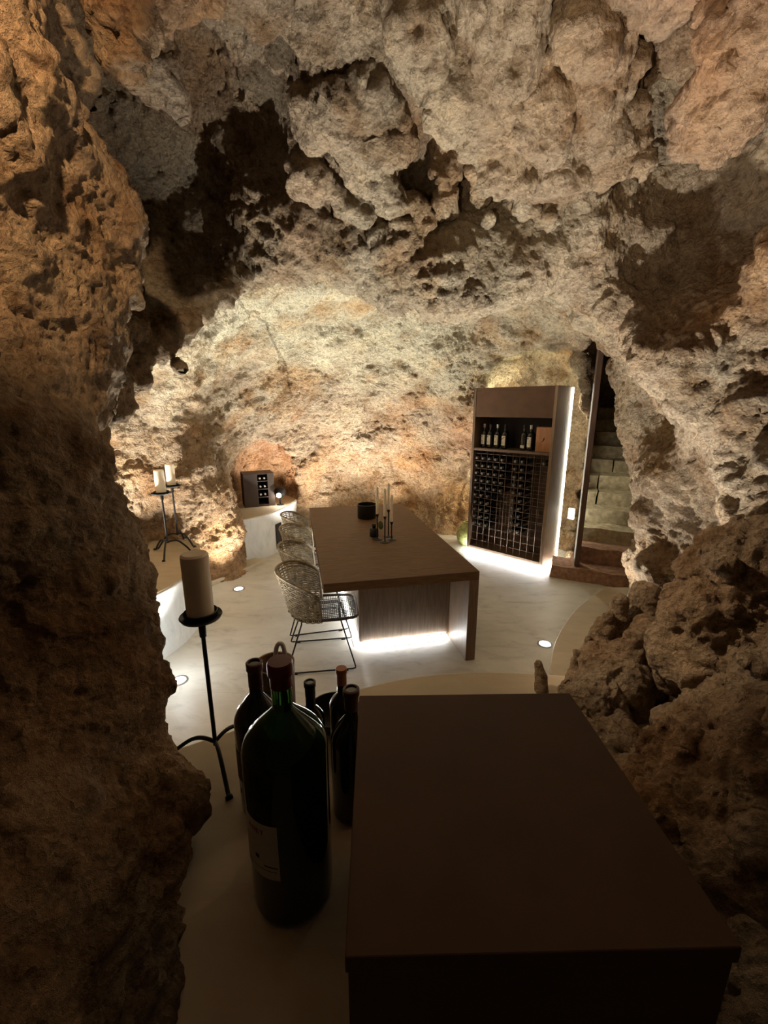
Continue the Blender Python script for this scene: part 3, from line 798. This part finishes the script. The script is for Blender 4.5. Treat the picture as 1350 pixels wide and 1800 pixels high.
bm = BM(); boxm(bm, (CW + 0.008, CD / 2, 0.030), (0.012, CD, 0.020)); part('led_strip', bm, LED, WC)
bm = BM(); boxm(bm, (-0.012, CD / 2, 0.016), (0.014, CD, 0.020)); part('led_strip', bm, LED, WC)
bm = BM(); boxm(bm, (CW + 0.002, CD + 0.012, (CH + zb) / 2), (0.020, 0.018, CH - zb - 0.02)); part('led_strip', bm, LEDR, WC)
bm = BM(); boxm(bm, (-0.002, CD + 0.012, (CH + zb) / 2), (0.012, 0.022, CH - zb - 0.02)); part('led_strip', bm, LEDY, WC)
bm = BM(); boxm(bm, (CW / 2, CD + 0.012, CH - 0.01), (CW - 0.04, 0.022, 0.014)); part('led_strip', bm, LEDY, WC)
bm = BM(); boxm(bm, (CW / 2, -0.04, 0.002), (CW + 0.09, 0.012, 0.004)); boxm(bm, (CW + 0.045, CD / 2 - 0.01, 0.002), (0.012, CD + 0.04, 0.004)); part('base_profile', bm, STEEL, WC)
bm = BM(); boxm(bm, (CW / 2, CD / 2, 0.03), (CW - 0.06, CD - 0.06, 0.06)); part('plinth', bm, WOODF, WC)
ca, sa = math.cos(CA), math.sin(CA)
def cpos(x, y, z): return (1.151 + ca * x - sa * y, 5.651 + sa * x + ca * y, z)

# ---------------------------------------------------------------- bottles
def profile(H, R, rn, sh=0.60, nk=0.76):
    p = [(0, 0.004), (R * 0.86, 0.0), (R * 0.97, 0.006), (R, 0.018), (R, H * sh)]
    for k in range(1, 9):
        t = k / 8; s = t * t * (3 - 2 * t)
        a = math.pi / 2 * t
        r = rn + (R - rn) * (0.8 * math.cos(a) ** 1.05 + 0.2 * (1 - s)) if k < 8 else rn
        p.append((r, H * (sh + (nk - sh) * t)))
    return p
def make_bottle(label, H, R, rn, capm, group=None, lab=None, glassm=None, sh=0.60, nk=0.76, capz=0.845, wine=False, name='wine_bottle', seg=28, open_top=False, labm=None):
    t = thing(name, label, 'bottle', (0, 0, 0), 0, group)
    prof = profile(H, R, rn, sh, nk) + [(rn, H * 0.955), (rn * 1.12, H * 0.958), (rn * 1.12, H * 0.985), (rn, H * 0.99), (0, H * 0.99)]
    part('glass', lathem(BM(), prof, seg), glassm or GLASSD, t)
    if wine:
        wp = [(max(0, r - 0.004), z + (0.006 if k < 2 else 0)) for k, (r, z) in enumerate(profile(H, R, rn, sh, nk))]
        wp = [p for p in wp if p[1] < H * (sh + 0.55 * (nk - sh))]; wp[0] = (0, 0.01); wp.append((0, wp[-1][1]))
        part('wine', lathem(BM(), wp, seg), WINE, t)
    if capm:
        rc = rn * 1.06
        top = [(rc * 1.16, H * 0.995), (rc * 1.02, H), (rc * 0.8, H), (rc * 0.72, H * 0.985), (0, H * 0.982)] if open_top else [(rc * 1.16, H * 0.992), (rc * 1.06, H), (0, H * 1.001)]
        part('capsule', lathem(BM(), [(rc, H * capz), (rc, H * 0.945), (rc * 1.16, H * 0.953)] + top, seg), capm, t)
    if lab:
        z0, z1, a0, a1 = lab
        bm = BM(); n = 14; rr = R + 0.0008
        lo = [bm.verts.new((rr * math.cos(a0 + (a1 - a0) * k / n), rr * math.sin(a0 + (a1 - a0) * k / n), z0)) for k in range(n + 1)]
        hi = [bm.verts.new((rr * math.cos(a0 + (a1 - a0) * k / n), rr * math.sin(a0 + (a1 - a0) * k / n), z1)) for k in range(n + 1)]
        for k in range(n):
            f = bm.faces.new((lo[k], lo[k + 1], hi[k + 1], hi[k])); f.smooth = True
        part('label', bm, labm or PAPER, t)
    return t
def arc_mark(bm, R, a0, a1, z0, z1, n=6):
    lo = [bm.verts.new((R * math.cos(a0 + (a1 - a0) * k / n), R * math.sin(a0 + (a1 - a0) * k / n), z0)) for k in range(n + 1)]
    hi = [bm.verts.new((R * math.cos(a0 + (a1 - a0) * k / n), R * math.sin(a0 + (a1 - a0) * k / n), z1)) for k in range(n + 1)]
    for k in range(n): bm.faces.new((lo[k], lo[k + 1], hi[k + 1], hi[k]))

# the large bottles on the ledge
ZL = 0.92
big = make_bottle('huge green wine bottle with dark red capsule, biggest of the bottles in front', 0.56, 0.085, 0.0200, CAPRED, 'bottles on the ledge', glassm=GLASSG, sh=0.66, nk=0.82, capz=0.905, wine=True, seg=48,
                  lab=(0.130, 0.262, math.radians(205), math.radians(268)))
big.location = (-0.199, 0.722, ZL)
lbl = [c for c in big.children if c.name.startswith('label')][0]
bm = BM()
RR = 0.085 + 0.0014
# dark lettering line ...NET along the top of the label, a small crest and two thin lines below
def letter(bm, strokes, a, z, w, h, R=RR):
    for (x0, y0, x1, y1) in strokes:
        arc_mark(bm, R, a + w * x0, a + w * x1, z + h * y0, z + h * y1, 2)
LT = {'N': [(0, 0, .22, 1), (.78, 0, 1, 1), (.22, .55, .5, .85), (.5, .2, .78, .5)], 'E': [(0, 0, .25, 1), (.25, .8, 1, 1), (.25, .4, .85, .6), (.25, 0, 1, .2)], 'T': [(.38, 0, .62, .8), (0, .8, 1, 1)],
      'R': [(0, 0, .22, 1), (.22, .8, .9, 1), (.22, .4, .9, .58), (.7, .58, .9, .8), (.6, 0, .85, .4)]}
for k, chh in enumerate('RNET'):
    letter(bm, LT[chh], math.radians(222 + 7.2 * k), 0.236, math.radians(5.6), 0.011)
part('lettering', bm, INKR, lbl)
bm = BM(); arc_mark(bm, RR, math.radians(232), math.radians(239), 0.172, 0.182); arc_mark(bm, RR, math.radians(246), math.radians(266), 0.160, 0.163); arc_mark(bm, RR, math.radians(214), math.radians(264), 0.150, 0.1515)
part('print', bm, INK, lbl)
b = make_bottle('tall dark wine bottle with black-red capsule behind the huge bottle', 0.425, 0.060, 0.0165, CAPBRN, 'bottles on the ledge', sh=0.62, nk=0.80, open_top=True, seg=40, lab=(0.115, 0.20, math.radians(175), math.radians(262)), labm=simple('brown_label', (0.10, 0.07, 0.05), 0.8))
b.location = (-0.318, 0.925, ZL)
b = make_bottle('dark magnum bottle half hidden by the brown plinth', 0.365, 0.054, 0.0165, CAPBRN, 'bottles on the ledge', sh=0.60, nk=0.80, open_top=True, seg=40)
b.location = (-0.080, 0.905, ZL)
b = make_bottle('dark wine bottle with an orange capsule', 0.30, 0.038, 0.0135, CAPORG, 'bottles on the ledge', seg=32, nk=0.74, capz=0.83)
b.location = (-0.123, 1.085, ZL)
b = make_bottle('small dark bottle with a black capsule between the huge bottle and the orange-capped one', 0.295, 0.037, 0.0135, CAPBLK, 'bottles on the ledge', seg=32, open_top=True, nk=0.74)
b.location = (-0.205, 1.03, ZL)
lathe_thing('black_bowl', 'low black bowl behind the orange-capped bottle on the ledge', 'bowl', (-0.165, 1.21, ZL), [(0, 0), (0.05, 0), (0.078, 0.03), (0.086, 0.065), (0.082, 0.065), (0.072, 0.03), (0.045, 0.006), (0, 0.006)], IRON)
cooler = lathe_thing('wine_cooler', 'brown clay wine cooler behind the huge bottle', 'cooler', (-0.317, 1.095, ZL), [(0, 0), (0.048, 0), (0.050, 0.008), (0.056, 0.302), (0.057, 0.312), (0.051, 0.312), (0.048, 0.29), (0.042, 0.02), (0, 0.02)], TERRA)
bm = BM(); tubem(bm, spline([(-0.018, 0, 0.0), (-0.016, 0, 0.20), (-0.012, 0, 0.33), (0.0, 0, 0.358), (0.012, 0, 0.33), (0.016, 0, 0.20), (0.018, 0, 0.0)], 5), 0.0065, 8)
tg = part('tongs', bm, WHITEP); tg.location = (-0.312, 1.085, ZL + 0.03); tg.rotation_euler = (0.05, 0.05, 0.2); tag(tg, 'white looped tongs standing in the clay cooler', 'tongs')

# bottles on the cabinet shelf
sx = [(0.105, 0.13, 0), (0.195, 0.12, 1), (0.295, 0.13, 0), (0.405, 0.12, 2), (0.655, 0.13, 3), (0.745, 0.12, 0)]
slabs = ['white-labelled bottle at the left end of the cabinet shelf', 'white-labelled bottle second from the left end of the cabinet shelf', 'white-labelled bottle third from the left end of the cabinet shelf', 'bottle with a slashed white label, last of the left four on the cabinet shelf',
         'dark bottle with a low narrow white label on the cabinet shelf', 'bottle with a tall white label beside the wooden box on the shelf']
front = -math.pi / 2 - 0.25
for (x, y, kd), la in zip(sx, slabs):
    z0, z1 = (0.045, 0.165) if kd != 3 else (0.03, 0.062)
    t = make_bottle(la, 0.305, 0.038, 0.0135, CAPBLK if kd != 0 else CAPWHT, 'standing bottles on the cabinet shelf', lab=(z0, z1, front - 0.85, front + 0.85), seg=20, labm=PAPERW)
    t.location = cpos(x, y, 1.43); t.rotation_euler = (0, 0, CA)
    lb_ = [c for c in t.children if c.name.startswith('label')][0]
    if kd != 3:
        bm = BM(); R2 = 0.0394
        if kd == 2:
            for q in range(6): arc_mark(bm, R2, front - 0.7 + 0.22 * q, front - 0.48 + 0.22 * q, 0.112 + 0.006 * q, 0.122 + 0.006 * q, 1)
        else: arc_mark(bm, R2, front - 0.35, front + 0.05, 0.140, 0.155, 2)
        arc_mark(bm, R2, front - 0.3, front + 0.3, 0.085, 0.089, 2); arc_mark(bm, R2, front - 0.2, front + 0.25, 0.07, 0.074, 2)
        part('print', bm, INK, lb_)
dk = ['unlabelled dark bottle behind the left four on the cabinet shelf', 'dark bottle tucked behind the low-labelled one on the shelf', 'dark bottle in the shadow between tall label and wooden box']
for (x, y), la in zip([(0.35, 0.25), (0.70, 0.25), (0.80, 0.20)], dk):
    t = make_bottle(la, 0.305, 0.037, 0.0135, CAPBLK, 'standing bottles on the cabinet shelf', seg=16)
    t.location = cpos(x, y, 1.43)
bx = thing('wooden_box', 'reddish pine wine box standing on the cabinet shelf', 'box', cpos(0.93, 0.14, 1.43), CA)
bm = BM(); boxm(bm, (0, 0, 0.145), (0.185, 0.16, 0.29), 0, 0.003); part('box_body', bm, PINE, bx)
bm = BM(); boxm(bm, (0, -0.083, 0.145), (0.178, 0.006, 0.282), 0, 0.001); ld = part('lid', bm, PINE, bx)
bm = BM(); tubem(bm, [(-0.012, -0.0865, 0.12), (0.004, -0.0865, 0.14), (0.0, -0.0865, 0.155), (0.014, -0.0865, 0.165)], 0.006, 6); tubem(bm, [(0.004, -0.0865, 0.14), (0.02, -0.0865, 0.148)], 0.004, 6); part('emblem', bm, simple('burnt_mark', (0.10, 0.035, 0.015), 0.7), ld)

# bottles lying in the wire grid: one mesh, many copies
Hb, Rb, rb = 0.295, 0.036, 0.0135
prof = profile(Hb, Rb, rb) + [(rb * 1.1, Hb * 0.86), (rb * 1.1, Hb * 0.95), (rb * 1.25, Hb * 0.955), (rb * 1.25, Hb * 0.99), (0, Hb)]
proto = None
ORD = 'first second third fourth fifth sixth seventh eighth ninth tenth'.split()
cells = [(c, r) for r in range(5) for c in range(5)] + [(c, r) for r in range(5, 10) for c in range(3)] + [(c, r) for r in range(10) for c in (6, 7)] + [(10, 0)]
for c, r in cells:
    if proto is None:
        bm = BM(); lathem(bm, prof, 14)
        bmesh.ops.transform(bm, matrix=Matrix.Translation((0, Hb, 0)) @ Matrix.Rotation(math.pi / 2, 4, 'X'), verts=bm.verts)
        proto = part('rack_bottle', bm, GLASSD); o = proto
        bm = BM(); lathem(bm, [(0, -0.002), (0.012, -0.002), (0.0165, 0.002), (0.0165, 0.012), (0.0155, 0.013), (0.0155, 0.045)], 12)
        bmesh.ops.transform(bm, matrix=Matrix.Rotation(-math.pi / 2, 4, 'X'), verts=bm.verts)
        pcap = part('capsule', bm, FOIL_GLINT, o)
        tag(o, 'dark wine bottle lying neck outward in the wire grid of the cabinet', 'bottle', 'bottles lying in the cabinet grid')
    else:
        o = proto.copy(); COL.objects.link(o)
        q = pcap.copy(); COL.objects.link(q); q.parent = o
    o['label'] = 'dark bottle in the cabinet grid, %s row from the top, %s of the %s block' % (ORD[r], ORD[c if c < 5 else (c - 6 if c < 10 else 2)], 'left' if c < 5 else 'right')
    o.location = cpos(0.045 + (c + 0.5) * CEL, -0.006, GZ1 - (r + 1) * ROWH + Rb + 0.0035); o.rotation_euler = (0, 0, CA)

# ---------------------------------------------------------------- jar by the cabinet
lathe_thing('round_jar', 'mottled green rounded jar on the floor behind the wine cabinet', 'jar', (1.20, 5.93, 0), [(0, 0), (0.08, 0.0), (0.135, 0.07), (0.15, 0.16), (0.13, 0.25), (0.08, 0.31), (0.05, 0.33), (0.055, 0.345), (0.04, 0.345), (0.04, 0.3), (0, 0.3)], GREENJ, 24)

# ---------------------------------------------------------------- niche: wine box and spot
nb = thing('wine_box', 'small dark wooden wine box with bottles standing in the back niche', 'wine box', (-1.80, 5.98, 0.586), 0.42)
bm = BM(); boxm(bm, (-0.11, 0, 0.235), (0.19, 0.30, 0.47), 0, 0.003); part('side_block', bm, DARKBOX, nb)
bm = BM(); boxm(bm, (0.165, 0, 0.235), (0.09, 0.30, 0.47), 0, 0.003); part('side_block', bm, DARKBOX, nb)
bm = BM(); boxm(bm, (0.055, 0.14, 0.235), (0.14, 0.02, 0.47)); part('back_panel', bm, BLACKW, nb)
for k in range(5):
    bm = BM(); boxm(bm, (0.0525, 0, 0.02 + 0.1125 * k - (0.01 if k == 4 else 0)), (0.135, 0.296, 0.012)); part('shelf', bm, DARKBOX, nb)
for r in range(3):
    for s in (0, 1):
        bm = BM(); lathem(bm, [(p[0] * 0.8, p[1] * 0.8) for p in prof], 12)
        bmesh.ops.transform(bm, matrix=Matrix.Translation((0, 0.236, 0)) @ Matrix.Rotation(math.pi / 2, 4, 'X'), verts=bm.verts)
        o = part('small_bottle', bm, GLASSD)
        lx, lz = 0.022 + 0.061 * s, 0.586 + 0.026 + 0.1125 * (r + 1) + 0.030
        o.location = (-1.80 + math.cos(0.42) * lx + math.sin(0.42) * 0.13, 5.98 + math.sin(0.42) * lx - math.cos(0.42) * 0.13, lz)
        o.rotation_euler = (0, 0, 0.42)
        bm = BM(); lathem(bm, [(0, -0.004), (0.013, -0.004), (0.0145, 0.0), (0.0145, 0.035)], 12); bmesh.ops.transform(bm, matrix=Matrix.Rotation(-math.pi / 2, 4, 'X'), verts=bm.verts)
        part('capsule', bm, CAPWHT, o)
        tag(o, '%s bottle on the %s shelf of the niche wine box' % (('left', 'right')[s], ('bottom', 'middle', 'top')[r]), 'bottle', 'small bottles in the niche wine box')
sp = thing('spotlight', 'black globe spotlight shining beside the niche wine box', 'spotlight', (-1.485, 5.96, 0.586))
part('base', lathem(BM(), [(0, 0), (0.05, 0), (0.05, 0.01), (0.012, 0.016), (0.012, 0.10), (0, 0.10)], 20), IRON, sp)
bm = BM(); lathem(bm, [(0.042, -0.06), (0.07, -0.03), (0.082, 0.01), (0.075, 0.05), (0.05, 0.078), (0, 0.086)], 24); bmesh.ops.transform(bm, matrix=Matrix.Translation((0, 0, 0.18)) @ Matrix.Rotation(math.radians(-62), 4, 'X') @ Matrix.Rotation(math.radians(0), 4, 'Z'), verts=bm.verts); part('housing', bm, IRON, sp)
bm = BM(); bmesh.ops.create_icosphere(bm, subdivisions=2, radius=0.034, matrix=Matrix.Translation((0.0, -0.058, 0.150))); part('bulb', bm, BULB, sp)
lamp('niche_uplight', 'SPOT', (-1.62, 6.32, 0.62), 30, (1.0, 0.72, 0.52), (-1.7, 6.5, 1.6), spot_size=math.radians(120), spot_blend=0.6, shadow_soft_size=0.03)

# ---------------------------------------------------------------- candle stands
def candle_stand(label, clabel, loc, hd, rd, reach, angs, hub, group, rc, hc, sr=0.006):
    t = thing('candle_stand', label, 'candle stand', loc, 0, group)
    part('stem', lathem(BM(), [(0, hub - 0.01), (sr, hub - 0.01), (sr, hd - 0.06), (sr * 1.55, hd - 0.058), (sr * 1.7, hd - 0.012), (0, hd - 0.012)], 12), IRON, t)
    part('dish', lathem(BM(), [(0, hd - 0.014), (rd * 0.5, hd - 0.012), (rd * 0.92, hd - 0.002), (rd, hd + 0.006), (rd * 0.97, hd + 0.009), (rd * 0.8, hd + 0.004), (0, hd)], 36), IRON, t)
    part('cup', lathem(BM(), [(0, hd), (rd * 0.74, hd), (rd * 0.80, hd + 0.018), (rd * 0.76, hd + 0.02), (rd * 0.70, hd + 0.008), (0, hd + 0.007)], 36), IRON, t)
    for a in angs:
        d = Vector((math.cos(a), math.sin(a), 0))
        pts = [Vector((0, 0, hub)) + d * 0.0, Vector((0, 0, hub + 0.012)) + d * reach * 0.22, Vector((0, 0, hub + 0.006)) + d * reach * 0.45, Vector((0, 0, hub * 0.55)) + d * reach * 0.75, Vector((0, 0, 0.010)) + d * reach * 0.95, Vector((0, 0, 0.006)) + d * reach * 1.06]
        sp_ = spline([tuple(p) for p in pts], 4)
        bm = BM(); tubem(bm, sp_, [sr * (1.0 + (0.7 if i > len(sp_) - 4 else 0)) for i in range(len(sp_))], 8); part('leg', bm, IRON, t)
    c = part('pillar_candle', lathem(BM(), [(0, 0), (rc, 0), (rc, hc - 0.005), (rc - 0.005, hc), (0.01, hc - 0.002), (0, hc - 0.004)], 36), WAX)
    c.location = (loc[0], loc[1], loc[2] + hd + 0.0075); tag(c, clabel, 'candle', 'cream pillar candles')
    return t
rad = math.radians
candle_stand('black iron candle stand on the front ledge beside the huge bottle', 'thick cream pillar candle on the front ledge stand', (-0.503, 1.07, ZL), 0.468, 0.056, 0.155, (rad(-58), rad(55), rad(178)), 0.062, 'black iron candle stands', 0.0355, 0.178)
candle_stand('black iron candle stand on the side bench, closer to the bench edge', 'cream pillar candle on the nearer bench stand', (-2.10, 3.95, 0.556), 0.60, 0.092, 0.22, (rad(-75), rad(10), rad(150)), 0.12, 'black iron candle stands', 0.044, 0.215, 0.009)
candle_stand('black iron candle stand on the side bench, the one farther back by the rock', 'cream pillar candle on the farther bench stand', (-2.13, 4.22, 0.556), 0.62, 0.088, 0.20, (rad(-20), rad(100), rad(220)), 0.12, 'black iron candle stands', 0.042, 0.215, 0.009)

# ---------------------------------------------------------------- brown plinth in front
FT = thing('display_plinth', 'square brown lacquered plinth standing on the ledge in front', 'plinth', (0.18, 0.578, ZL), 0.02)
bm = BM(); boxm(bm, (0, 0, 0.425 - 0.0125), (0.458, 0.452, 0.025), 0, 0.002); part('top_board', bm, WOODF, FT)
bm = BM(); boxm(bm, (0, 0, 0.2), (0.452, 0.446, 0.40), 0, 0.002); part('body', bm, WOODF, FT)

# ---------------------------------------------------------------- loose rocks
fr = lump('finger_stalagmite', [('c', (0.588, 1.385, 0.92), (0.592, 1.41, 0.962), 0.024, 0.020), ('c', (0.592, 1.41, 0.962), (0.584, 1.43, 1.005), 0.020, 0.017)], h=0.008, n=1, amp=0.12, k=0.01, nz=0.004)
tag(fr, 'thin finger-shaped stalagmite standing behind the brown plinth', 'stalagmite')
sc_ = thing('stalagmite_cluster', 'knobbly cluster of brown stalagmites beside the brown plinth', 'stalagmites', (0.9, 1.4, ZL))
def child_lump(name, prims, parent, **kw):
    o = lump(name, prims, parent=parent, **kw)
    o.matrix_parent_inverse = Matrix.Translation(parent.location).inverted(); return o
child_lump('mound', [('e', (0.83, 1.36, 0.98), (0.14, 0.14, 0.14)), ('e', (0.95, 1.42, 0.99), (0.13, 0.14, 0.14)), ('e', (0.70, 1.24, 0.94), (0.10, 0.12, 0.09))], sc_, h=0.018, n=3, amp=0.8, nz=0.04)
KN = [[('c', (0.90, 1.48, 1.0), (0.925, 1.55, 1.20), 0.06, 0.032)], [('c', (1.04, 1.56, 1.0), (1.05, 1.58, 1.205), 0.09, 0.066)], [('e', (0.985, 1.43, 1.15), (0.055, 0.055, 0.06)), ('e', (0.945, 1.38, 1.09), (0.05, 0.05, 0.05))],
      [('c', (0.80, 1.44, 1.0), (0.845, 1.52, 1.13), 0.05, 0.026)], [('c', (0.76, 1.42, 0.98), (0.785, 1.47, 1.09), 0.045, 0.024)], [('c', (0.72, 1.40, 0.96), (0.725, 1.43, 1.05), 0.04, 0.022)], [('c', (1.08, 1.46, 1.0), (1.09, 1.47, 1.15), 0.07, 0.05)],
      [('c', (0.84, 1.46, 1.0), (0.865, 1.50, 1.16), 0.035, 0.02)], [('c', (0.74, 1.36, 0.98), (0.755, 1.38, 1.07), 0.035, 0.02)], [('c', (0.87, 1.34, 1.05), (0.885, 1.35, 1.15), 0.045, 0.03)], [('c', (0.69, 1.36, 0.95), (0.695, 1.375, 1.02), 0.03, 0.018)]]
for k, pr in enumerate(KN): child_lump('knob', pr, sc_, h=0.014, n=2, amp=0.45, nz=0.018, seed=5.0 * k)
bl = thing('boulder', 'large brown boulder of joined rock masses to the right of the brown plinth', 'boulder', (1.0, 0.8, ZL))
for k, pr in enumerate([[('e', (1.30, 1.24, 1.24), (0.40, 0.30, 0.42))], [('e', (1.02, 0.84, 1.02), (0.36, 0.34, 0.28)), ('e', (0.84, 0.70, 0.97), (0.32, 0.34, 0.26))],
                        [('e', (1.28, 0.72, 1.12), (0.46, 0.46, 0.44))], [('e', (0.80, 0.30, 0.95), (0.30, 0.34, 0.26))], [('e', (0.66, 1.06, 0.90), (0.13, 0.12, 0.10))]]):
    child_lump('rock_mass', pr, bl, h=0.03, n=3, amp=1.1, k=0.06, nz=0.085, seed=11.0 * k)
